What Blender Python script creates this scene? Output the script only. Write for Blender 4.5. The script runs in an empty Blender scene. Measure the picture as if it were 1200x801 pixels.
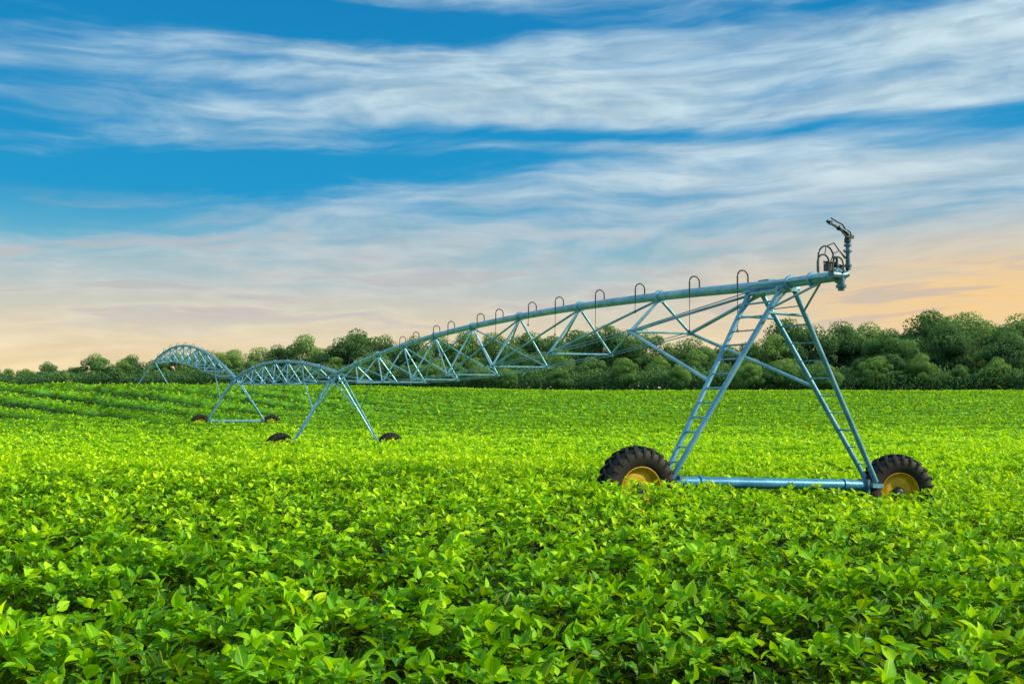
import bpy, math, random
import numpy as np
from mathutils import Vector, Matrix
random.seed(7); rng=np.random.default_rng(11)
scene=bpy.context.scene
scene.view_settings.view_transform='Standard'
try: scene.view_settings.look='None'
except Exception: pass
scene.view_settings.exposure=0

CAMZ=2.05; F=1167.0; HY=457.0
def W(px,py,Y): return Vector(((px-600)/F*Y, Y, CAMZ+(HY-py)/F*Y))

# ------------------------------------------------------------ camera
cam_d=bpy.data.cameras.new("camera"); cam=bpy.data.objects.new("camera",cam_d)
scene.collection.objects.link(cam); scene.camera=cam
cam_d.sensor_width=36; cam_d.lens=35.0; cam_d.clip_end=5000; cam_d.clip_start=0.05
cam.location=(0,0,CAMZ); cam.rotation_euler=(math.radians(90)+math.atan((HY-400.5)/F),0,0)

# ------------------------------------------------------------ node helpers
class NT:
    def __init__(s,tree): s.t=tree
    def n(s,typ,**kw):
        nd=s.t.nodes.new(typ)
        for k,v in kw.items(): setattr(nd,k,v)
        return nd
    def put(s,sock,v):
        if isinstance(v,bpy.types.NodeSocket): s.t.links.new(v,sock)
        else: sock.default_value=v
    def M(s,op,a,b=None,c=None,clamp=False):
        nd=s.n('ShaderNodeMath',operation=op); nd.use_clamp=clamp
        s.put(nd.inputs[0],a)
        if b is not None: s.put(nd.inputs[1],b)
        if c is not None: s.put(nd.inputs[2],c)
        return nd.outputs[0]
    def mix(s,f,a,b,blend='MIX'):
        nd=s.n('ShaderNodeMix',data_type='RGBA',blend_type=blend)
        s.put(nd.inputs[0],f); s.put(nd.inputs[6],a); s.put(nd.inputs[7],b)
        return nd.outputs[2]
    def ramp(s,f,stops,interp='LINEAR'):
        nd=s.n('ShaderNodeValToRGB'); cr=nd.color_ramp; cr.interpolation=interp
        while len(cr.elements)<len(stops): cr.elements.new(0.5)
        for el,(p,c) in zip(cr.elements,stops):
            el.position=p; el.color=(c[0],c[1],c[2],1)
        s.put(nd.inputs[0],f); return nd.outputs[0]
    def noise(s,vec,scale,detail=4,rough=0.5,dist=0.0):
        nd=s.n('ShaderNodeTexNoise'); 
        if vec is not None: s.put(nd.inputs['Vector'],vec)
        nd.inputs['Scale'].default_value=scale; nd.inputs['Detail'].default_value=detail
        nd.inputs['Roughness'].default_value=rough; nd.inputs['Distortion'].default_value=dist
        return nd.outputs[0]
    def vec(s,x,y,z):
        nd=s.n('ShaderNodeCombineXYZ'); s.put(nd.inputs[0],x); s.put(nd.inputs[1],y); s.put(nd.inputs[2],z)
        return nd.outputs[0]
    def smooth(s,v,a,b,o0=0.0,o1=1.0):
        nd=s.n('ShaderNodeMapRange',interpolation_type='SMOOTHSTEP')
        s.put(nd.inputs[0],v); nd.inputs[1].default_value=a; nd.inputs[2].default_value=b
        nd.inputs[3].default_value=o0; nd.inputs[4].default_value=o1
        return nd.outputs[0]
def c4(c): return (c[0],c[1],c[2],1.0)

# ------------------------------------------------------------ world
SUN_AZ=math.radians(97); SUN_EL=math.radians(27)
wd=bpy.data.worlds.new("World"); scene.world=wd; wd.use_nodes=True
wt=wd.node_tree; wt.nodes.clear(); N=NT(wt)
tc=N.n('ShaderNodeTexCoord'); sp=N.n('ShaderNodeSeparateXYZ'); wt.links.new(tc.outputs['Generated'],sp.inputs[0])
X,Y_,Z_=sp.outputs
h=N.M('SQRT',N.M('ADD',N.M('MULTIPLY',X,X),N.M('ADD',N.M('MULTIPLY',Y_,Y_),1e-5)))
e=N.M('MINIMUM',N.M('MAXIMUM',N.M('DIVIDE',Z_,h),-0.02),0.7); a=N.M('DIVIDE',X,h)
w1=N.noise(N.vec(N.M('MULTIPLY',a,3.0),N.M('MULTIPLY',e,9.0),1.3),1.0,2,0.5)
w2=N.noise(N.vec(N.M('MULTIPLY',a,4.5),N.M('MULTIPLY',e,14.0),7.7),1.0,3,0.5)
aw=N.M('ADD',a,N.M('MULTIPLY',N.M('SUBTRACT',w1,0.5),0.22))
ew=N.M('ADD',e,N.M('MULTIPLY',N.M('SUBTRACT',w2,0.5),0.05))
et=N.M('ADD',ew,N.M('MULTIPLY',aw,-0.04))
n1=N.noise(N.vec(N.M('MULTIPLY',aw,3.2),N.M('MULTIPLY',et,22.0),3.1),1.0,6,0.55)
n2=N.noise(N.vec(N.M('MULTIPLY',aw,8.5),N.M('MULTIPLY',et,62.0),9.4),1.0,5,0.5,0.0)
n3=N.noise(N.vec(N.M('MULTIPLY',aw,26.0),N.M('MULTIPLY',et,70.0),2.2),1.0,4,0.55,0.0)
D=N.M('ADD',0.82,N.M('MULTIPLY',N.M('SUBTRACT',n1,0.5),2.0))
D=N.M('ADD',D,N.M('MULTIPLY',N.M('SUBTRACT',n2,0.5),1.1))
D=N.M('ADD',D,N.M('MULTIPLY',N.M('SUBTRACT',n3,0.5),0.4))
holes=[(60,212,340,46,1.1),(330,192,270,32,0.85),(560,12,370,28,.9),(250,5,260,26,0.9),(30,25,200,34,1.0),
       (860,150,330,11,0.75),(520,150,150,10,0.55),(1140,145,110,17,0.65),(1000,5,300,18,0.65),(540,195,170,24,0.65),
       (700,185,120,10,0.5),(-300,60,300,60,0.8),(1500,90,250,30,0.6),(270,70,60,8,0.45)]
for (px,py,rx,ry,wgt) in holes:
    az=math.atan((px-600)/F); ca=math.cos(az)
    a0=math.sin(az); e0=(HY-py)/F*ca
    qa=N.M('MULTIPLY',N.M('SUBTRACT',aw,a0),F/rx); qe=N.M('MULTIPLY',N.M('SUBTRACT',ew,e0),F/ry)
    q=N.M('ADD',N.M('MULTIPLY',qa,qa),N.M('MULTIPLY',qe,qe))
    D=N.M('SUBTRACT',D,N.M('MULTIPLY',N.M('EXPONENT',N.M('MULTIPLY',q,-1.0)),wgt))
cl=N.smooth(D,-0.22,1.32)
e25=N.M('DIVIDE',N.M('MAXIMUM',e,0.0),0.4,clamp=True)
sky=N.ramp(e25,[(0,(.86,.68,.38)),(0.12,(.80,.67,.45)),(0.22,(.55,.59,.56)),(0.34,(.12,.45,.62)),(0.48,(.003,.31,.61)),(0.75,(.001,.27,.58)),(1,(.001,.22,.52))])
cloud=N.ramp(e25,[(0,(.90,.68,.36)),(0.12,(.86,.71,.47)),(0.24,(.66,.64,.58)),(0.40,(.49,.60,.66)),(0.58,(.60,.73,.78)),(1,(.56,.74,.82))])
shade=N.smooth(N.M('ADD',n2,N.M('MULTIPLY',n3,0.5)),0.5,1.0,0.88,1.12)
cloud=N.mix(1.0,cloud,N.vec(shade,shade,shade),'MULTIPLY')
col=N.mix(cl,sky,cloud)
warm=N.M('MULTIPLY',N.smooth(a,0.08,0.46),N.M('EXPONENT',N.M('MULTIPLY',N.M('POWER',N.M('DIVIDE',N.M('SUBTRACT',e,0.085),0.048),2.0),-1.0)))
warm=N.M('MULTIPLY',warm,N.smooth(n2,0.35,0.58,0.6,1.0))
col=N.mix(warm,col,(1.0,.63,.24,1))
streak=N.M('MULTIPLY',N.smooth(n2,0.49,0.62),N.M('MULTIPLY',N.smooth(e,0.03,0.08),N.smooth(e,0.20,0.11)))
col=N.mix(N.M('MULTIPLY',streak,0.6),col,(.48,.46,.48,1))
bg=N.n('ShaderNodeBackground'); wt.links.new(col,bg.inputs[0]); bg.inputs[1].default_value=1.03
ns=N.n('ShaderNodeTexSky',sky_type='NISHITA'); ns.sun_disc=False; ns.sun_elevation=SUN_EL; ns.sun_rotation=SUN_AZ
bg2=N.n('ShaderNodeBackground'); wt.links.new(ns.outputs[0],bg2.inputs[0]); bg2.inputs[1].default_value=0.08
mx=N.n('ShaderNodeMixShader'); mx.inputs[0].default_value=0.08
wt.links.new(bg.outputs[0],mx.inputs[1]); wt.links.new(bg2.outputs[0],mx.inputs[2])
out=N.n('ShaderNodeOutputWorld'); wt.links.new(mx.outputs[0],out.inputs[0])

sd=bpy.data.lights.new("sun",'SUN'); sd.energy=5.0; sd.angle=math.radians(0.5); sd.color=(1.0,.90,.64)
so=bpy.data.objects.new("sun",sd); scene.collection.objects.link(so)
sdir=Vector((math.sin(SUN_AZ)*math.cos(SUN_EL),math.cos(SUN_AZ)*math.cos(SUN_EL),math.sin(SUN_EL)))
so.rotation_euler=sdir.to_track_quat('Z','Y').to_euler(); so.location=(20,0,30)

# ------------------------------------------------------------ terrain
_y=np.arange(-200,2000,1.0)
_b=np.interp(_y,[-200,8,14,28,41,65,2000],[0,0,-.03,-.48,-.80,-.62,-.62])
_b=np.convolve(np.pad(_b,4,mode='edge'),np.ones(9)/9,'valid')
def sst(t): t=np.clip(t,0,1); return t*t*(3-2*t)
def ground(x,y):
    x=np.asarray(x,float); y=np.asarray(y,float)
    b=np.interp(y,_y,_b); s=sst((10-x)/40.0)
    far=1.30+s*0.78; yend=135-39*s
    t=sst((y-64)/(yend-64)); z=b*(1-t)+far*t
    z=z-1.0*s*s*sst((y-92)/9)+1.0*s*s*sst((y-112)/30)
    return z+np.exp(-((y-15)/7)**2)*(-.06*np.clip(x-4,-3,3))
def gz(x,y): return float(ground(x,y))
_lat=rng.random((512,512))
def vnoise(x,y,s):
    x=x/s+1000.3; y=y/s+1000.7
    xi=np.floor(x).astype(int); yi=np.floor(y).astype(int); fx=sst(x-xi); fy=sst(y-yi)
    g=lambda i,j:_lat[i%512,j%512]
    return (g(xi,yi)*(1-fx)+g(xi+1,yi)*fx)*(1-fy)+(g(xi,yi+1)*(1-fx)+g(xi+1,yi+1)*fx)*fy
RD=(math.cos(math.radians(10)),math.sin(math.radians(10)))
def rowval(x,y):
    v=RD[1]*x+RD[0]*y + 0.35*(vnoise(x,y,5)-.5)-.003*x*x
    return np.cos(v/0.90*2*np.pi)*sst((26-y)/12)+np.cos(v/2.0*2*np.pi)*sst((y-16)/8)*sst((68-y)/18)
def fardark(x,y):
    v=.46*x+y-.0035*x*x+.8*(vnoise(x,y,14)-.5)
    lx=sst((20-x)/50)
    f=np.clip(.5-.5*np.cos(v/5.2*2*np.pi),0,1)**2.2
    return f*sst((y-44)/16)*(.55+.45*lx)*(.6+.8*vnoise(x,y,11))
def canopy(x,y):
    x=np.asarray(x,float); y=np.asarray(y,float)
    hgt=0.565+0.12*rowval(x,y)*(1-.4*sst((12-y)/5))+0.17*(vnoise(x,y,0.34)-.5)+0.12*(vnoise(x,y,1.5)-.5)+0.07*(vnoise(x,y,9)-.5)
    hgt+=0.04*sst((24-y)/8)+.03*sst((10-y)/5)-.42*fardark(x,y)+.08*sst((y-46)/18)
    hgt-=.05*np.exp(-((x-4)/3.0)**2-((y-13.8)/1.6)**2)
    hgt+=.12*np.exp(-((y-39)/4)**2)
    return hgt

def make_mesh(name,V,Fc,mat,smooth=False):
    me=bpy.data.meshes.new(name); me.from_pydata([tuple(v) for v in V],[],Fc)
    if smooth: me.shade_smooth()
    if mat: me.materials.append(mat)
    return me
def np_mesh(name,V,faces_list,mat,smooth=True):
    me=bpy.data.meshes.new(name)
    nl=sum(f.size for f in faces_list); nf=sum(len(f) for f in faces_list)
    me.vertices.add(len(V)); me.vertices.foreach_set('co',np.ascontiguousarray(V,dtype=np.float32).ravel())
    me.loops.add(nl); me.polygons.add(nf)
    me.loops.foreach_set('vertex_index',np.concatenate([f.ravel() for f in faces_list]).astype(np.int32))
    tot=np.concatenate([np.full(len(f),f.shape[1]) for f in faces_list]).astype(np.int32)
    st=np.concatenate([[0],np.cumsum(tot)[:-1]]).astype(np.int32)
    me.polygons.foreach_set('loop_start',st)
    try: me.polygons.foreach_set('loop_total',tot)
    except Exception: pass
    me.polygons.foreach_set('use_smooth',np.full(nf,smooth,dtype=bool))
    me.update(calc_edges=True); me.materials.append(mat)
    return me

# ------------------------------------------------------------ materials
def newmat(name):
    m=bpy.data.materials.new(name); m.use_nodes=True; t=m.node_tree; t.nodes.clear()
    n=NT(t); o=n.n('ShaderNodeOutputMaterial'); return m,n,o
def pbsdf(n,base,rough=.5,metal=0.0,spec=.5,normal=None):
    p=n.n('ShaderNodeBsdfPrincipled'); n.put(p.inputs['Base Color'],base); n.put(p.inputs['Roughness'],rough)
    n.put(p.inputs['Metallic'],metal); p.inputs['Specular IOR Level'].default_value=spec
    if normal is not None: n.put(p.inputs['Normal'],normal)
    return p
def bump(n,hgt,st,dist=.02):
    b=n.n('ShaderNodeBump'); b.inputs['Strength'].default_value=st; b.inputs['Distance'].default_value=dist
    n.put(b.inputs['Height'],hgt); return b.outputs[0]
def metal_mat(name,c1,c2,rough=.45,metal=.35,dirt=(.16,.13,.09),da=.55):
    m,n,o=newmat(name); tcx=n.n('ShaderNodeTexCoord')
    ns_=n.noise(tcx.outputs['Object'],3.0,5,.65); nf=n.noise(tcx.outputs['Object'],40.0,3,.6)
    f=n.smooth(n.M('ADD',ns_,n.M('MULTIPLY',n.M('SUBTRACT',nf,.5),.5)),.3,.7)
    cc=n.mix(f,c4(c1),c4(c2))
    grime=n.smooth(n.noise(tcx.outputs['Object'],1.3,6,.7),.56,.78)
    cc=n.mix(n.M('MULTIPLY',grime,da),cc,c4(dirt))
    p=pbsdf(n,cc,n.smooth(nf,.3,.7,rough-.08,rough+.15),metal,.5,bump(n,nf,.15,.004))
    n.t.links.new(p.outputs[0],o.inputs[0]); return m
galv=metal_mat("galvanised_steel",(.10,.33,.47),(.27,.54,.68),.34,.3,(.12,.15,.15),.45)
galv_d=metal_mat("weathered_steel",(.07,.27,.43),(.20,.45,.61),.38,.25,(.10,.13,.13),.45)
beam_m=metal_mat("painted_beam_steel",(.02,.18,.36),(.07,.31,.52),.36,.25)
darkm=metal_mat("dark_metal",(.02,.035,.04),(.06,.09,.10),.4,.5)
gunm=metal_mat("gun_metal",(.04,.12,.17),(.12,.26,.33),.4,.4)
hosem=metal_mat("rubber_hose",(.03,.035,.035),(.07,.08,.08),.5,0.)
yell=metal_mat("yellow_rim_paint",(.54,.34,.01),(.74,.48,.012),.45,0.,(.08,.06,.02),.8)
m,n,o=newmat("tyre_rubber"); tcx=n.n('ShaderNodeTexCoord')
nn=n.noise(tcx.outputs['Object'],9,6,.65); dust=n.smooth(nn,.5,.78)
cc=n.mix(n.M('MULTIPLY',dust,.45),(.012,.012,.013,1),(.075,.06,.045,1))
p=pbsdf(n,cc,.68,0,.4,bump(n,n.noise(tcx.outputs['Object'],60,3,.6),.3,.004)); n.t.links.new(p.outputs[0],o.inputs[0]); tyre_m=m

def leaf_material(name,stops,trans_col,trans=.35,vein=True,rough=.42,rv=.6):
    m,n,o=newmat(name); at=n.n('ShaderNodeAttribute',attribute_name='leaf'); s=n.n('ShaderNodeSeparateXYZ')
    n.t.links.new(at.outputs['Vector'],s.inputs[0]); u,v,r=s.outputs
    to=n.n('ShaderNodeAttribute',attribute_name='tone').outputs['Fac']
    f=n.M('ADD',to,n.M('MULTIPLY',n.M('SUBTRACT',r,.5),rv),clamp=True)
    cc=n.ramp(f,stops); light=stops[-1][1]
    nrm=None
    if vein:
        mr=n.smooth(n.M('ABSOLUTE',u),0.012,0.045,.45,0.0)
        sv=n.M('SINE',n.M('MULTIPLY',n.M('SUBTRACT',v,n.M('MULTIPLY',n.M('ABSOLUTE',u),.9)),55.0))
        ve=n.M('MAXIMUM',mr,n.smooth(sv,.75,1.0,0,.13))
        cc=n.mix(ve,cc,c4((min(1,light[0]*1.2),min(1,light[1]*1.1),light[2]*2)))
        nrm=bump(n,n.M('SUBTRACT',0.5,ve),.35,.004)
    p=pbsdf(n,cc,rough,0,.25,nrm)
    tr=n.n('ShaderNodeBsdfTranslucent'); n.put(tr.inputs[0],n.mix(.35,cc,c4(trans_col)))
    ms=n.n('ShaderNodeMixShader'); ms.inputs[0].default_value=trans
    n.t.links.new(p.outputs[0],ms.inputs[1]); n.t.links.new(tr.outputs[0],ms.inputs[2]); n.t.links.new(ms.outputs[0],o.inputs[0])
    return m
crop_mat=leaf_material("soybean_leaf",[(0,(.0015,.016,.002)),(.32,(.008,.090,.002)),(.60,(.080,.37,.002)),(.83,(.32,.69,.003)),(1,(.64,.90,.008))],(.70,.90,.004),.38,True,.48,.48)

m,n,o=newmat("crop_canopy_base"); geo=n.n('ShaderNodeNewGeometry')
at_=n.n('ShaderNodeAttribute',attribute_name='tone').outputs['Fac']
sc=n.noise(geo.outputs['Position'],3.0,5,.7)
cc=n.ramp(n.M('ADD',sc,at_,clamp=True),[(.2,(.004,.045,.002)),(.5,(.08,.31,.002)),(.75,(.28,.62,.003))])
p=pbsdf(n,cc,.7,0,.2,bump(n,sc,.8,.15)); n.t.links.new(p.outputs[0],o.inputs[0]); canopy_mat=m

m,n,o=newmat("field_soil"); geo=n.n('ShaderNodeNewGeometry')
sc=n.noise(geo.outputs['Position'],5.0,6,.7)
cc=n.ramp(sc,[(.3,(.010,.010,.005)),(.6,(.020,.020,.008)),(.8,(.010,.026,.006))])
p=pbsdf(n,cc,.9,0,.1,bump(n,sc,.8,.1)); n.t.links.new(p.outputs[0],o.inputs[0]); soil=m

# ------------------------------------------------------------ ground object
gx=np.unique(np.concatenate([np.arange(-60,60.1,1.5),np.linspace(-1500,-60,30),np.linspace(60,1500,30)]))
gy=np.unique(np.concatenate([np.arange(-20,160,1.5),np.linspace(-100,-20,8),np.linspace(160,3000,40)]))
GX,GY=np.meshgrid(gx,gy); GZ=ground(GX,GY)
V=np.stack([GX,GY,GZ],-1).reshape(-1,3); nx=len(gx); ny=len(gy)
I=(np.arange(ny-1)[:,None]*nx+np.arange(nx-1)[None,:]).ravel()
me=np_mesh("ground",V,[np.stack([I,I+1,I+nx+1,I+nx],1)],soil)
og=bpy.data.objects.new("ground",me); scene.collection.objects.link(og); og["kind"]="structure"; og["label"]="gently rolling dark farmland soil under the crop"; og["category"]="ground"

# ------------------------------------------------------------ machine geometry parameters
U=Vector((-0.395,0.919,0)).normalized(); P=Vector((0.919,0.395,0)).normalized(); Zv=Vector((0,0,1))
A1l=W(746,572,13.95); A1r=W(1048,576,15.7); T1=W(905,334,14.85)
T2=W(395,437,41); A2l=W(329,524,40.1); A2r=W(458,523,41.9)
T3=W(276,443,64.7); A3l=W(235,496,63.8); A3r=W(319,496,65.6)
T4=W(180,424,99); A4l=T4-P*2.3; A4l.z=gz(A4l.x,A4l.y)+.58; A4r=T4+P*2.3; A4r.z=gz(A4r.x,A4r.y)+.58
tw=[(A1l,A1r,T1),(A2l,A2r,T2),(A3l,A3r,T3),(A4l,A4r,T4)]

# ------------------------------------------------------------ crop
def template(fine):
    if fine: vs=[0,.22,.48,.76,1.0]; ws=[.28,.325,.18]; mw=[0,.03,.035,-.01,-.07]
    else: vs=[0,.3,.66,1.0]; ws=[.31,.23]; mw=[0,.03,.0,-.07]
    k=len(vs); pts=[(0,vs[i],mw[i]) for i in range(k)]
    L=[];R=[]
    for i in range(1,k-1):
        L.append(len(pts)); pts.append((-ws[i-1],vs[i]-.04,mw[i]+.13))
    for i in range(1,k-1):
        R.append(len(pts)); pts.append((ws[i-1],vs[i]-.04,mw[i]+.13))
    tris=[];quads=[]
    tris+= [(0,1,L[0]),(0,R[0],1),(k-2,k-1,L[-1]),(k-2,R[-1],k-1)]
    for i in range(1,k-2):
        quads+=[(i,i+1,L[i],L[i-1]),(i+1,i,R[i-1],R[i])]
    return np.array(pts),np.array(tris),np.array(quads)
tpl_f=template(True); tpl_m=template(False)
tl=np.array([(0,0,0),(-.33,.45,.08),(0,1,-.05),(.33,.45,.08)],float); tpl_l=(tl,np.array([(0,2,1),(0,3,2)]),np.zeros((0,4),int))
allV=[];allT=[];allQ=[];allA=[];allTone=[];voff=0
def excl(x,y):
    k=np.ones(len(x),bool)
    for i,(l,r,_) in enumerate(tw):
        for q in (l,r):
            dx=x-q.x; dy=y-q.y; al=dx*P.x+dy*P.y; ac=dx*U.x+dy*U.y
            k&=~((np.abs(al)<.62)&(np.abs(ac)<(.30 if i==0 else .22)))
    dx=x-A1l.x; dy=y-A1l.y
    al=dx*P.x+dy*P.y; ac=dx*U.x+dy*U.y
    k&=~((al>0)&(al<5)&(ac>-.28)&(ac<.12)&(rng.random(len(x))<.75))
    return k
def add_leaves(dens,y0,y1,size,tpl,depth,toneadd=0.0,gapk=1.35,pm=.48):
    global voff
    pts,tris,quads=tpl
    area=.6*(y1*y1-y0*y0)+7*(y1-y0); n_=int(area*dens/3)
    yy=[];tot=0
    while tot<n_:
        c=rng.uniform(y0,y1,n_*2); c=c[rng.random(len(c))<(1.2*c+7)/(1.2*y1+7)]; yy.append(c); tot+=len(c)
    y=np.concatenate(yy)[:n_]; x=(rng.random(n_)*2-1)*(.6*y+3.5)
    k=excl(x,y); x=x[k];y=y[k]; n_=len(x)
    rv=rowval(x,y); fd=fardark(x,y)
    gap=vnoise(x,y,.34)*.65+vnoise(x,y,1.5)*.35
    k=rng.random(n_)<(0.60+0.38*rv+gapk*(gap-.5))*(1-.75*np.clip(fd,0,1)); x=x[k];y=y[k];rv=rv[k];fd=fd[k];n_=len(x)
    hc=canopy(x,y)
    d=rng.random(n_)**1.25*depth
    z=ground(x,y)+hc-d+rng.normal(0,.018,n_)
    tone=.75-.88*d/max(depth,.01)+(.11+.26*sst((y-13)/9))*rv+toneadd+(vnoise(x,y,.34)-.5)*.4*sst((60-y)/40)+(vnoise(x,y,5)-.5)*.20-.80*fd  # young top leaves lighter; shadow deeper down painted in as darker tone
    yaw0=rng.random(n_)*2*np.pi
    for kx,off in enumerate((0,1.35,-1.35)):
        yaw=yaw0+off+rng.normal(0,.15,n_)
        pit=rng.normal(pm,.42,n_); roll=rng.normal(0,.45,n_)
        dx=np.stack([np.cos(yaw)*np.cos(pit),np.sin(yaw)*np.cos(pit),np.sin(pit)],-1)
        s0=np.stack([-np.sin(yaw),np.cos(yaw),np.zeros(n_)],-1); n0=np.cross(dx,s0)
        s=s0*np.cos(roll)[:,None]+n0*np.sin(roll)[:,None]; nrm=np.cross(dx,s)
        L=size*rng.normal(1,.15,n_).clip(.55,1.3)*(1.1 if kx==0 else .95)
        base=np.stack([x,y,z],-1)+dx*(0.025 if kx==0 else 0.01)*1.0
        v=base[:,None,:]+L[:,None,None]*(pts[None,:,1,None]*dx[:,None,:]+pts[None,:,0,None]*s[:,None,:]+pts[None,:,2,None]*nrm[:,None,:])
        r=rng.random(n_)
        allV.append(v.reshape(-1,3)); m_=len(pts)
        at=np.zeros((n_,m_,3)); at[:,:,0]=pts[None,:,0]; at[:,:,1]=pts[None,:,1]; at[:,:,2]=r[:,None]
        allA.append(at.reshape(-1,3)); allTone.append(np.repeat(tone,m_))
        o_=voff+np.arange(n_)*m_
        if len(tris): allT.append((tris[None]+o_[:,None,None]).reshape(-1,3))
        if len(quads): allQ.append((quads[None]+o_[:,None,None]).reshape(-1,4))
        voff+=n_*m_
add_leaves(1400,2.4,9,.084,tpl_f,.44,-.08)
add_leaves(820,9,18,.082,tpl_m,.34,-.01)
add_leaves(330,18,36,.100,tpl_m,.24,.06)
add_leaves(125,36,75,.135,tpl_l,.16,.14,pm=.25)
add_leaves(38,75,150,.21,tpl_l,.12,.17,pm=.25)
V=np.concatenate(allV); A=np.concatenate(allA); T=np.concatenate(allTone)
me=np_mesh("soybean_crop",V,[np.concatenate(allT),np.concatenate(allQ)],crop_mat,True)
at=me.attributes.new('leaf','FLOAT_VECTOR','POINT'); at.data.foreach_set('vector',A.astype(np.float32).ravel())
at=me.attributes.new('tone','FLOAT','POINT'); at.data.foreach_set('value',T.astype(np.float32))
oc=bpy.data.objects.new("soybean_crop",me); scene.collection.objects.link(oc)
oc["kind"]="stuff"; oc["label"]="dense bright green soybean plants covering the field"; oc["category"]="crop"
print("leaf verts",len(V))
del allV,allT,allQ,allA,allTone
cy=np.concatenate([np.arange(17,40,.25),np.arange(40,80,.5),np.arange(80,152,.8)])
cu=np.linspace(-1,1,420); CY,CU=np.meshgrid(cy,cu,indexing='ij'); CX=CU*(.6*CY+3.5)
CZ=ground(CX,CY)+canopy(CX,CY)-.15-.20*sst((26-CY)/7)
CZ[0,:]-=.4
V=np.stack([CX,CY,CZ],-1).reshape(-1,3); nx=len(cu); ny=len(cy)
I=(np.arange(ny-1)[:,None]*nx+np.arange(nx-1)[None,:]).ravel()
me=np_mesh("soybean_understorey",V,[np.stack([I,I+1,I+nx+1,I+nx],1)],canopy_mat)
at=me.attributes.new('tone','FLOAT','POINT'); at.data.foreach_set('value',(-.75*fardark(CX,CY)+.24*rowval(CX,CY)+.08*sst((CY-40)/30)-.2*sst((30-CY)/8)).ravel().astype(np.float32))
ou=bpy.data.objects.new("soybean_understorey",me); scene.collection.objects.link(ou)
ou["kind"]="stuff"; ou["label"]="shaded lower foliage of the soybean field"; ou["category"]="crop"

# ------------------------------------------------------------ mesh builder
class MB:
    def __init__(s): s.V=[]; s.F=[]
    def ring(s,c,d,r,k,ref=None):
        d=d.normalized(); rf=Vector((0,0,1)) if abs(d.z)<.95 else Vector((1,0,0))
        e1=d.cross(rf).normalized(); e2=e1.cross(d).normalized(); b=len(s.V)
        for i in range(k):
            t=2*math.pi*i/k; s.V.append(c+e1*(math.cos(t)*r)+e2*(math.sin(t)*r))
        return b
    def tube(s,pts,r,k=8,caps=True):
        pts=[Vector(p) for p in pts]; rs=r if isinstance(r,(list,tuple)) else [r]*len(pts)
        bs=[]
        for i,p_ in enumerate(pts):
            if i==0: d=pts[1]-pts[0]
            elif i==len(pts)-1: d=pts[-1]-pts[-2]
            else: d=(pts[i+1]-p_).normalized()+(p_-pts[i-1]).normalized()
            bs.append(s.ring(p_,d,rs[i],k))
        for b0,b1 in zip(bs,bs[1:]):
            for i in range(k):
                j=(i+1)%k; s.F.append((b0+i,b0+j,b1+j,b1+i))
        if caps:
            s.F.append(tuple(bs[0]+i for i in range(k))[::-1]); s.F.append(tuple(bs[-1]+i for i in range(k)))
        return s
    def box(s,c,ax,hs):
        b=len(s.V)
        for i in (-1,1):
            for j in (-1,1):
                for k in (-1,1): s.V.append(c+ax[0]*(i*hs[0])+ax[1]*(j*hs[1])+ax[2]*(k*hs[2]))
        for f in ((0,1,3,2),(4,6,7,5),(0,4,5,1),(2,3,7,6),(0,2,6,4),(1,5,7,3)): s.F.append(tuple(b+q for q in f))
        return s
    def revolve(s,prof,c,ax,e1,e2,k=48,closed=True):
        b=len(s.V); m_=len(prof)
        for i in range(k):
            t=2*math.pi*i/k; rd=e1*math.cos(t)+e2*math.sin(t)
            for (r,w) in prof: s.V.append(c+rd*r+ax*w)
        for i in range(k):
            i2=(i+1)%k
            for j in range(m_ if closed else m_-1):
                j2=(j+1)%m_
                s.F.append((b+i*m_+j,b+i*m_+j2,b+i2*m_+j2,b+i2*m_+j))
        return s
WL={}
def add_obj(name,mb,mat,parent=None,loc=None,smooth=True):
    vs=mb.V
    if loc is None:
        lo=[min(v[i] for v in vs) for i in range(3)]; hi=[max(v[i] for v in vs) for i in range(3)]
        loc=Vector([(lo[i]+hi[i])/2 for i in range(3)])
    me=make_mesh(name,[v-loc for v in vs],mb.F,mat,False)
    if smooth:
        me.shade_smooth()
        try: me.set_sharp_from_angle(angle=math.radians(40))
        except Exception: pass
    o_=bpy.data.objects.new(name,me); scene.collection.objects.link(o_)
    place(o_,parent,loc); return o_
def place(o_,parent,loc):
    WL[o_.name]=loc.copy()
    if parent is not None:
        o_.parent=parent; o_.location=loc-WL[parent.name]
    else: o_.location=loc
def empty(name,loc,parent=None):
    o_=bpy.data.objects.new(name,None); scene.collection.objects.link(o_); o_.empty_display_size=.3
    place(o_,parent,loc); return o_

sysm=empty("irrigation_system",Vector((T1.x,T1.y,gz(T1.x,T1.y))))
sysm["label"]="long galvanised steel center pivot irrigator standing in soybean field"; sysm["category"]="irrigation machine"

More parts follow.
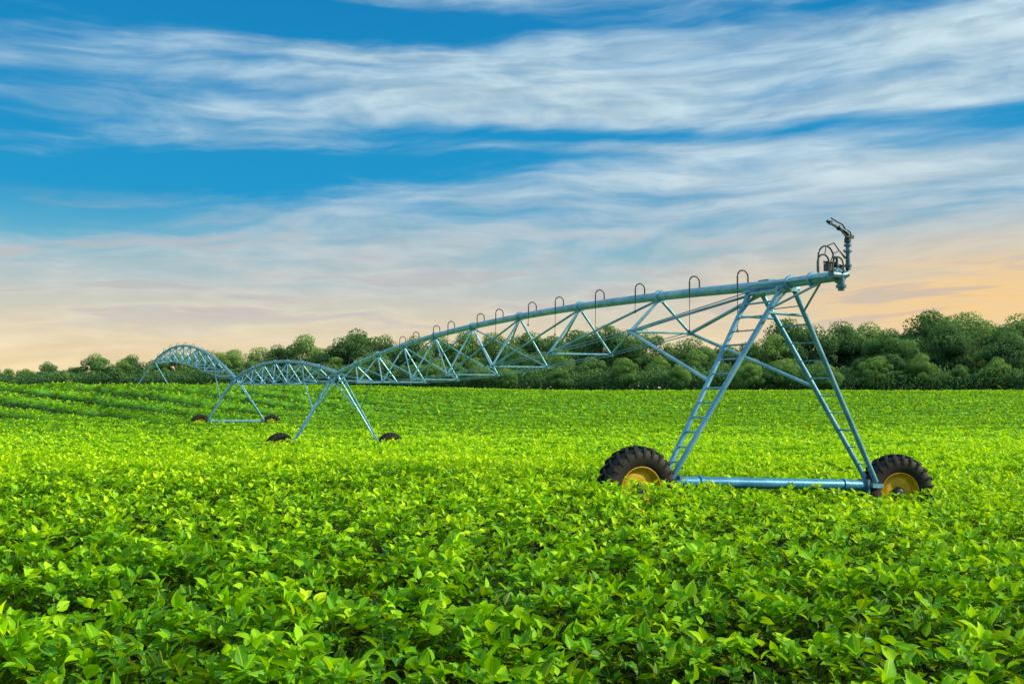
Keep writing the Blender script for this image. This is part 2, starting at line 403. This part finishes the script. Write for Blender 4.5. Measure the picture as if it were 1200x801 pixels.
def wheel(c,yaw=0.0,src=[None]):
    w=empty("wheel",c,sysm); w.rotation_euler=(0,0,yaw)
    if src[0] is None:
        e1=P; e2=Zv; ax=U
        mb=MB()
        prof=[(.31,-.11),(.36,-.14),(.43,-.16),(.50,-.158),(.54,-.13),(.56,-.06),(.565,0),(.56,.06),(.54,.13),(.50,.158),(.43,.16),(.36,.14),(.31,.11),(.29,0)]
        mb.revolve(prof,Vector((0,0,0)),ax,e1,e2,64)
        def pt(r,t,w_): return (e1*math.cos(t)+e2*math.sin(t))*r+ax*w_
        nl=24
        for i in range(nl):
            for sg in (-1,1):
                t0=2*math.pi*(i+(0 if sg<0 else .5))/nl
                path=[(.0,-.02,.55,.602),(.09,.06,.548,.600),(.17,.125,.53,.588),(.20,.163,.48,.55),(.205,.168,.44,.46)]
                b=len(mb.V); wd_=.048
                for (dt,w_,ri,ro) in path:
                    for tt in (-wd_,wd_):
                        mb.V.append(pt(ri-.01,t0+dt+tt,sg*(w_-(.012 if ro<.555 else 0)))); mb.V.append(pt(ro,t0+dt+tt*.75,sg*w_))
                for q in range(len(path)-1):
                    o0=b+q*4; o1=o0+4
                    mb.F+= [(o0+1,o0+3,o1+3,o1+1),(o0,o0+1,o1+1,o1),(o0+3,o0+2,o1+2,o1+3)]
                mb.F.append((b,b+2,b+3,b+1)); ee=b+(len(path)-1)*4; mb.F.append((ee,ee+1,ee+3,ee+2))
        me=make_mesh("tyre",mb.V,mb.F,tyre_m); me.shade_smooth()
        try: me.set_sharp_from_angle(angle=math.radians(35))
        except Exception: pass
        mr=MB(); mh=MB()
        for sg in (-1,1):
            pr=[(.322,sg*.118),(.312,sg*.12),(.302,sg*.09),(.294,sg*.04),(.28,sg*.02),(.26,sg*.01),(.24,sg*.035),(.19,sg*.05),(.14,sg*.04),(.08,sg*.04)]
            mr.revolve(pr,Vector((0,0,0)),ax,e1,e2,40,False)
            ph=[(.10,sg*.035),(.098,sg*.056),(.075,sg*.06),(.065,sg*.10),(.045,sg*.11),(.001,sg*.11)]
            mh.revolve(ph,Vector((0,0,0)),ax,e1,e2,24,False)
            for i in range(8):
                t_=2*math.pi*i/8; cpt=pt(.085,t_,sg*.058); mh.tube([cpt-ax*(sg*.02),cpt+ax*(sg*.012)],.010,6)
        mer=make_mesh("rim",mr.V,mr.F,yell); mer.shade_smooth()
        meh=make_mesh("hub",mh.V,mh.F,darkm); meh.shade_smooth()
        for q in (mer,meh):
            try: q.set_sharp_from_angle(angle=math.radians(35))
            except Exception: pass
        src[0]=[bpy.data.objects.new("tyre",me),bpy.data.objects.new("rim",mer),bpy.data.objects.new("hub",meh)]
        obs=src[0]
    else:
        obs=[q.copy() for q in src[0]]
    for q in obs:
        if q.name not in scene.collection.objects: scene.collection.objects.link(q)
        q.parent=w; q.location=(0,0,0)
    return w

def lerp(a_,b_,t): return a_+(b_-a_)*t
legs_info=[]
for ti,(l,r,ap) in enumerate(tw):
    near=ti==0; wheel(l); wheel(r,math.radians(-14) if near else 0.0)
    k=10 if near else 6; th=1.0 if ti<2 else 1.25
    bd=(r-l).normalized()
    up=(.11,.07,.16,.07)[ti]
    mb=MB(); b0=l+bd*.58+Zv*up; b1=r-bd*.58+Zv*up
    mb.tube([b0,b1],.080,14 if near else 8)
    for q in (.13,.87): mb.tube([lerp(b0,b1,q)-bd*.03,lerp(b0,b1,q)+bd*.03],.098,12)
    tower=empty("drive_tower",lerp(l,r,.5),sysm)
    add_obj("base_beam",mb,beam_m if near else galv,tower)
    for c,sg in ((l,1),(r,-1)):
        mb=MB()
        off=U*.25
        mb.tube([c+off,c+off*1.1+bd*(sg*.45)+Zv*.04,c+bd*(sg*.66)+Zv*.05],.045,8)
        mb.box(c+off,(bd,U,Zv),(.10,.06,.11)); mb.tube([c+U*.05,c+off],.05,10)
        mb.box(c+bd*(sg*.64)+Zv*(up-.02),(bd,U,Zv),(.02,.11,.11))
        add_obj("gearbox",mb,gunm,tower)
    lt=[]
    for c,sg in ((l,1),(r,-1)):
        foot=c+bd*(sg*.50)+Zv*(up+.06)
        mb=MB(); tops=[ap+U*q-P*(sg*.10)-Zv*.06 for q in (-.38,.38)]; feet=[foot+U*q for q in (-.10,.10)]
        for f_,t_ in zip(feet,tops): mb.tube([f_,t_],.040*th,k)
        nr=13 if sg>0 else 11
        for i in range(1,nr):
            q=i/nr; mb.tube([lerp(feet[0],tops[0],q),lerp(feet[1],tops[1],q)],(.012 if sg>0 else .009) if i%3 else .016,6)
        mb.box(foot-Zv*.06,(bd,U,Zv),(.10,.15,.03))
        add_obj("leg",mb,galv_d,tower)
        lt.append((feet,tops))
    legs_info.append(lt)
    mb=MB()
    (fl,tl_),(fr,tr_)=lt
    for i in (0,1):
        mb.tube([lerp(fl[i],tl_[i],.86),lerp(fr[i],tr_[i],.86)],.022,6)
    mb.box(ap-Zv*.10,(P,U,Zv),(.16,.42,.02))
    mb.tube([ap+U*.38-P*.2-Zv*.08,ap+U*.38+P*.2-Zv*.08],.035,8); mb.tube([ap-U*.38-P*.2-Zv*.08,ap-U*.38+P*.2-Zv*.08],.035,8)
    for i in (0,1): mb.tube([lerp(fl[i],tl_[i],.86),ap+U*(.38 if i else -.38)-Zv*.10],.018,6)
    add_obj("tower_brace",mb,galv,tower)
    mb=MB(); mb.box(ap+Zv*.02+U*.30+P*.16,(P,U,Zv),(.08,.12,.10))
    add_obj("control_box",mb,gunm,tower)

def span(A_,B_,rise,nseg,ia,ib,hoops,depth=1.3,near=False,th=1.0):
    dirh=Vector((B_.x-A_.x,B_.y-A_.y,0)).normalized(); lat=Vector((dirh.y,-dirh.x,0))
    def pp(t): return lerp(A_,B_,t)+Zv*(rise*4*t*(1-t))
    mb=MB(); M_=36
    mb.tube([pp(i/M_) for i in range(M_+1)],.078*(1+(th-1)*.5),16 if near else 10)
    for i in range(0,nseg+1):
        t=i/nseg
        if 0<t<1:
            d=(pp(t+.002)-pp(t-.002)).normalized(); mb.tube([pp(t)-d*.03,pp(t)+d*.03],.115*(1+(th-1)*.5),14 if near else 8)
    add_obj("water_pipe",mb,galv,sysm)
    mb=MB(); nodes=[]
    for i in range(1,nseg):
        t=i/nseg; dp=depth*(4*t*(1-t))**.75; c=pp(t)-Zv*dp
        sw=.72*min(1,.55+dp*.5); nodes.append((c-lat*sw,c+lat*sw))
    for i,(L_,R_) in enumerate(nodes):
        t=(i+1)/nseg
        for q in (L_,R_):
            mb.tube([pp(t)-Zv*.05,q],.025*th,6)
            tn=(i+1.0+ (1 if t<.5 else -1))/nseg
            tn2=(i+1.0- (1 if t<.5 else -1))/nseg
            mb.tube([pp(tn2)-Zv*.05,q],.023*th,6)
            if .3<t<.7 or th>1: mb.tube([pp(tn)-Zv*.05,q],.019*th,6)
        mb.tube([L_,R_],.022*th,6)
        for q in (L_,R_): mb.box(q,(dirh,lat,Zv),(.05,.03,.04))
    add_obj("truss",mb,galv if th==1 else galv_d,sysm)
    mb=MB()
    for s_ in (0,1):
        pts=[A_-Zv*.06+lat*(-.08 if s_==0 else .08)+dirh*.2]+[n_[s_] for n_ in nodes]+[B_-Zv*.06-dirh*.2]
        for o_ in (-.025,.025):
            mb.tube([q+Zv*o_ for q in pts],(.0095 if near else .012)*th,5)
    add_obj("truss_rod",mb,galv_d,sysm)
    la=legs_info[ia]; lb=legs_info[ib]
    for s_ in (0,1):
        mb=MB(); mb.tube([nodes[0][s_],lerp(la[s_][0][1],la[s_][1][1],.50)],.030,8); add_obj("span_brace",mb,galv,sysm)
        mb=MB(); mb.tube([nodes[-1][s_],lerp(lb[s_][0][0],lb[s_][1][0],.50)],.028,8); add_obj("span_brace",mb,galv,sysm)
    for t in hoops:
        mb=MB(); c=pp(t)+Zv*.07; rr=.098; hh=.095
        pts=[c,c+Zv*hh]+[c+Zv*hh-lat*rr+lat*(rr*math.cos(a_))+Zv*(rr*math.sin(a_)) for a_ in np.linspace(.3,math.pi,9)]
        pts.append(c-lat*2*rr-Zv*.10)
        mb.tube(pts,.013 if near else .016,8)
        ln=.55+.25*math.sin(t*37)
        e_=c-lat*(2*rr+.01)-Zv*ln; mb.tube([pts[-1],e_],.006,5); mb.tube([e_,e_-Zv*.05],[.014,.02],8)
        add_obj("sprinkler_hose",mb,hosem,sysm)
span(T1,T2,.52,9,0,1,[.02,.067,.13,.185,.25,.30,.37,.415,.495,.54,.61,.66,.73,.78,.85,.9],1.3,True)
span(T2,T3,.75,8,1,2,[.08,.18,.28,.38,.48,.58,.68,.78,.88],1.2,th=1.15)
span(T3,T4,1.85,11,2,3,[.1,.2,.3,.4,.5,.6,.7,.8,.9],1.35,th=1.5)

E=W(988,322,13.46)
mb=MB(); mb.tube([T1,E],.074,16); dE=(E-T1).normalized()
for q in (.3,.62,.97): mb.tube([lerp(T1,E,q)-dE*.025,lerp(T1,E,q)+dE*.025],.11,14)
add_obj("overhang_pipe",mb,galv,sysm)
gun=empty("end_gun",E,sysm)
def g(a_,b_,c_=0): return E+P*a_+Zv*b_-U*c_
mb=MB()
mb.tube([g(-.02,-.02),g(-.01,-.15)],[.055,.05],12); mb.tube([g(-.01,-.13),g(-.01,-.17)],.07,12); mb.tube([g(-.01,-.17),g(-.01,-.21)],.045,12)
mb.tube([g(-.18,0),g(.02,.0),g(.09,.02),g(.115,.09),g(.115,.22),g(.115,.46)],[.06,.06,.048,.038,.030,.028],12)
for z_ in (.12,.32,.40): mb.tube([g(.115,z_),g(.115,z_+.03)],.052,12)
mb.tube([g(.05,.34),g(.18,.34)],.018,8)
add_obj("riser",mb,gunm,gun)
mb=MB()
mb.tube([g(.115,.45),g(.115,.51)],.046,12)
mb.tube([g(.115,.51),g(.112,.56),g(.08,.595),g(.03,.62),g(-.17,.70)],[.036,.036,.034,.028,.017],10)
mb.tube([g(-.17,.70),g(-.235,.727)],[.026,.021],10); mb.tube([g(-.02,.640),g(-.045,.650)],.036,10)
add_obj("gun_barrel",mb,darkm,gun)
mb=MB()
mb.tube([g(.14,.52,.04),g(.05,.52,.05),g(-.02,.58,.05),g(-.07,.65,.05)],.010,6)
mb.tube([g(-.07,.65,.05),g(-.14,.645,.05),g(-.20,.69,.04)],.009,6)
mb.tube([g(.07,.62,.02),g(.0,.69,.03),g(-.10,.725,.03),g(-.19,.765,.03)],.010,6)
mb.box(g(-.20,.70,.03),(P,U,Zv),(.022,.015,.028)); mb.box(g(.165,.53,.02),(P,U,Zv),(.028,.022,.022))
mb.tube([g(.165,.55,.02),g(.14,.60,.02),g(.09,.62,.02)],.009,6)
add_obj("drive_arm",mb,darkm,gun)
mb=MB()
for (cx,rr,zz,dd) in ((-.35,.10,.14,.05),(-.22,.13,.24,-.05),(-.11,.09,.13,.06)):
    mb.tube([g(cx+rr,.02,dd)]+[g(cx+rr*math.cos(a_),zz+rr*1.2*math.sin(a_),dd) for a_ in np.linspace(0,math.pi,10)]+[g(cx-rr,.02,dd)],.012,6)
mb.tube([g(-.32,.26,.05),g(-.26,.38,.0),g(-.14,.43,.02),g(-.04,.34,.0),g(.08,.24,.0)],.009,6)
mb.tube([g(-.30,.06,.08),g(-.20,.28,.08),g(-.08,.32,.06),g(.02,.22,.05)],.008,6)
mb.box(g(-.22,.10,-.02),(P,U,Zv),(.035,.04,.05)); mb.tube([g(-.16,.12,.02),g(-.02,.12,.02)],.026,8); mb.tube([g(-.28,.17,-.02),g(-.05,.17,-.02)],.018,8)
mb.tube([g(-.12,.10,.05),g(-.12,.24,.05)],.018,8); mb.tube([g(-.16,.24,.05),g(-.08,.24,.05)],.010,6)
add_obj("booster_hose",mb,darkm,gun)
for s_ in (-1,1):
    mb=MB(); mb.tube([T1+Zv*.02+P*(s_*.16)+U*.3,lerp(T1,E,.85)+P*(s_*.07)],.016,6); add_obj("guy_rod",mb,galv,sysm)
    mb=MB(); q=legs_info[0][0 if s_<0 else 1]
    mb.tube([lerp(q[0][0],q[1][0],.88),lerp(T1,E,.72)-Zv*.06],.018,6); add_obj("guy_rod",mb,galv,sysm)

# ------------------------------------------------------------ trees
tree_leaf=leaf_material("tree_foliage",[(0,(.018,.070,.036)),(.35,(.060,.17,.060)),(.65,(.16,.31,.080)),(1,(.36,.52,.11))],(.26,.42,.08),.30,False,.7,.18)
m,n,o=newmat("tree_bark"); tcx=n.n('ShaderNodeTexCoord'); nb=n.noise(tcx.outputs['Object'],6,6,.7)
p=pbsdf(n,n.ramp(nb,[(.3,(.02,.018,.012)),(.7,(.06,.05,.035))]),.9,0,.2,bump(n,nb,.6,.05)); n.t.links.new(p.outputs[0],o.inputs[0]); bark=m
def quads_mesh(name,C,Nn,S,R,Tn,mat):
    n_=len(C); up=rng.normal(size=(n_,3)); t1=np.cross(Nn,up); t1/=np.linalg.norm(t1,axis=1)[:,None]+1e-9; t2=np.cross(Nn,t1)
    t2/=np.linalg.norm(t2,axis=1)[:,None]+1e-9
    pts=[(-.5,0),(-.1,.42),(.55,.05),(.05,-.38)]
    v=np.stack([C+t1*(S*a_)[:,None]+t2*(S*b_)[:,None]+(Nn*(S*.12*((-1)**i))[:,None]) for i,(a_,b_) in enumerate(pts)],1)
    me=np_mesh(name,v.reshape(-1,3),[(np.arange(n_)[:,None]*4+np.arange(4)[None])],mat,False)
    A_=np.zeros((n_,4,3)); A_[:,:,2]=R[:,None]
    q=me.attributes.new('leaf','FLOAT_VECTOR','POINT'); q.data.foreach_set('vector',A_.astype(np.float32).ravel())
    q=me.attributes.new('tone','FLOAT','POINT'); q.data.foreach_set('value',np.repeat(Tn,4).astype(np.float32))
    return me
def make_tree(i,wide,tone0):
    nb_=34; C=[];Nn=[];Tn=[]
    blobs=[]
    asym=rng.normal(0,.05,2)
    for b in range(nb_):
        th=rng.random()*6.28; ph=math.acos(rng.uniform(-.75,1)); rs_=rng.uniform(.55,1.0)
        c=np.array([math.cos(th)*math.sin(ph)*wide*.38*rs_+asym[0]*math.cos(ph),math.sin(th)*math.sin(ph)*wide*.38*rs_+asym[1]*math.cos(ph),.50+.36*math.cos(ph)*rs_])
        blobs.append((c,.075+.065*rng.random()))
    blobs.append((np.array([asym[0],asym[1],.84]),.12)); blobs.append((np.array([0,0,.55]),.20))
    per=12500//len(blobs)
    for c,r in blobs:
        d=rng.normal(size=(per,3)); d/=np.linalg.norm(d,axis=1)[:,None]
        rr=r*(.68+.34*rng.random(per)**.5)
        lump=1+.14*np.sin(d[:,0]*7+c[0]*30)*np.sin(d[:,1]*6+c[2]*20)
        pnt=c+d*(rr*lump)[:,None]*np.array([1.15,1.15,.9])
        C.append(pnt); nn_=d+rng.normal(size=(per,3))*.30; nn_/=np.linalg.norm(nn_,axis=1)[:,None]; Nn.append(nn_)
        Tn.append(.37+.26*d[:,2]+rng.normal()*.07+.50*(c[2]-.5)+tone0)  # higher, upward-facing leaves get lighter tone: sunlit crown tops painted in
    C=np.concatenate(C);Nn=np.concatenate(Nn);Tn=np.concatenate(Tn)
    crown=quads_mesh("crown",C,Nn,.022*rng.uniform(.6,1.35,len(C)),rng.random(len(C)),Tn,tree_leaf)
    mb=MB(); mb.tube([Vector((0,0,-.05)),Vector((.004,0,.15)),Vector((-.006,.006,.4)),Vector((.004,0,.75))],[.024,.018,.013,.004],8)
    for b in range(9):
        c,_r=blobs[b*2]; z0=.14+.3*rng.random(); mid=Vector((c[0]*.4,c[1]*.4,z0+(c[2]-z0)*.6))
        mb.tube([Vector((0,0,z0)),mid,Vector(c)],[.010,.006,.002],6)
    me=make_mesh("trunk",mb.V,mb.F,bark); me.shade_smooth()
    return crown,me
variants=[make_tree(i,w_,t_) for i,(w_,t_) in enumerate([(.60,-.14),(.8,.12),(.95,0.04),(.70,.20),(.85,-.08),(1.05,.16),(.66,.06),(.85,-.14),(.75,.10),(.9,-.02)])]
prof=[(-400,420),(-200,422),(0,424),(20,432),(60,422),(90,420),(120,415),(150,410),(170,408),(200,413),(260,400),(290,410),(320,400),(350,395),(390,398),(410,385),(440,385),(470,399),(500,395),(540,384),(580,388),(620,379),(660,376),(700,379),(740,386),(780,390),(830,393),(880,383),(900,374),(950,373),(1000,376),(1050,370),(1100,360),(1140,358),(1170,366),(1200,356),(1400,350),(1700,348)]
ppx=[q[0] for q in prof]; ppy=[q[1] for q in prof]
def rowY(px): return 158+70*float(sst((520-px)/420.0))
cnt=0
def add_tree(px,Yt,ytop,label,vi=None,minh=2.5,wmul=1.0):
    global cnt
    x=(px-600)/F*Yt; gz_=gz(x,Yt); H=(HY-ytop)/F*Yt+CAMZ-gz_
    H=max(minh,H); vi=rng.integers(len(variants)) if vi is None else vi
    t=bpy.data.objects.new("tree",None); scene.collection.objects.link(t); t.location=(x,Yt,gz_); t.empty_display_size=.5
    rz=rng.random()*6.28; ws=rng.uniform(.85,1.1)*wmul
    t["label"]=label; t["category"]="tree"; t["group"]="trees along the edge of the field"
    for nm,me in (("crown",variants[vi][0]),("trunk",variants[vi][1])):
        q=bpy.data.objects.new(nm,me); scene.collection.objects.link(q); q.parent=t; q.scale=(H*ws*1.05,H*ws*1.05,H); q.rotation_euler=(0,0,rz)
    cnt+=1
px=-170.0
while px<1420:
    yt=np.interp(px,ppx,ppy); Yb=rowY(px)+rng.uniform(14,30); lf=px<420
    add_tree(px,Yb,yt+rng.uniform(-8,10 if lf else 14),"tall dark green leafy tree in the woodland edge",None,2.5,1.2 if lf else 1.05)
    px+=rng.uniform(17,28) if lf else rng.uniform(22,33)
px=-165.0
while px<1420:
    yt=np.interp(px,ppx,ppy); Yf=rowY(px)+rng.uniform(0,9); fr=rng.uniform(.42,.92)
    add_tree(px,Yf,HY-(HY-yt)*fr,"mid-green leafy tree standing behind the field edge",None,2.5,1.2 if px<420 else 1.05)
    px+=rng.uniform(28,48)
px=-160.0
while px<1420:
    yt=np.interp(px,ppx,ppy); Yf=rowY(px)-rng.uniform(4,8); fr=rng.uniform(.28,.60)
    add_tree(px,Yf,HY-(HY-yt)*fr,"low rounded bushy tree at the crop edge",int(rng.choice([1,2,5,3,8])),2.0)
    px+=rng.uniform(34,80)
print("trees",cnt)
n_=90000; pxs=rng.uniform(-220,1450,n_); Yc=np.array([158+70*float(s_) for s_ in sst((520-pxs)/420.0)])-7+rng.uniform(0,16,n_)
x=(pxs-600)/F*Yc; hh=(2.2+2.8*vnoise(x,Yc,3.5)); z=ground(x,Yc)+hh*rng.random(n_)**.8
Nn=rng.normal(size=(n_,3))+np.array([0,-.5,.6]); Nn/=np.linalg.norm(Nn,axis=1)[:,None]
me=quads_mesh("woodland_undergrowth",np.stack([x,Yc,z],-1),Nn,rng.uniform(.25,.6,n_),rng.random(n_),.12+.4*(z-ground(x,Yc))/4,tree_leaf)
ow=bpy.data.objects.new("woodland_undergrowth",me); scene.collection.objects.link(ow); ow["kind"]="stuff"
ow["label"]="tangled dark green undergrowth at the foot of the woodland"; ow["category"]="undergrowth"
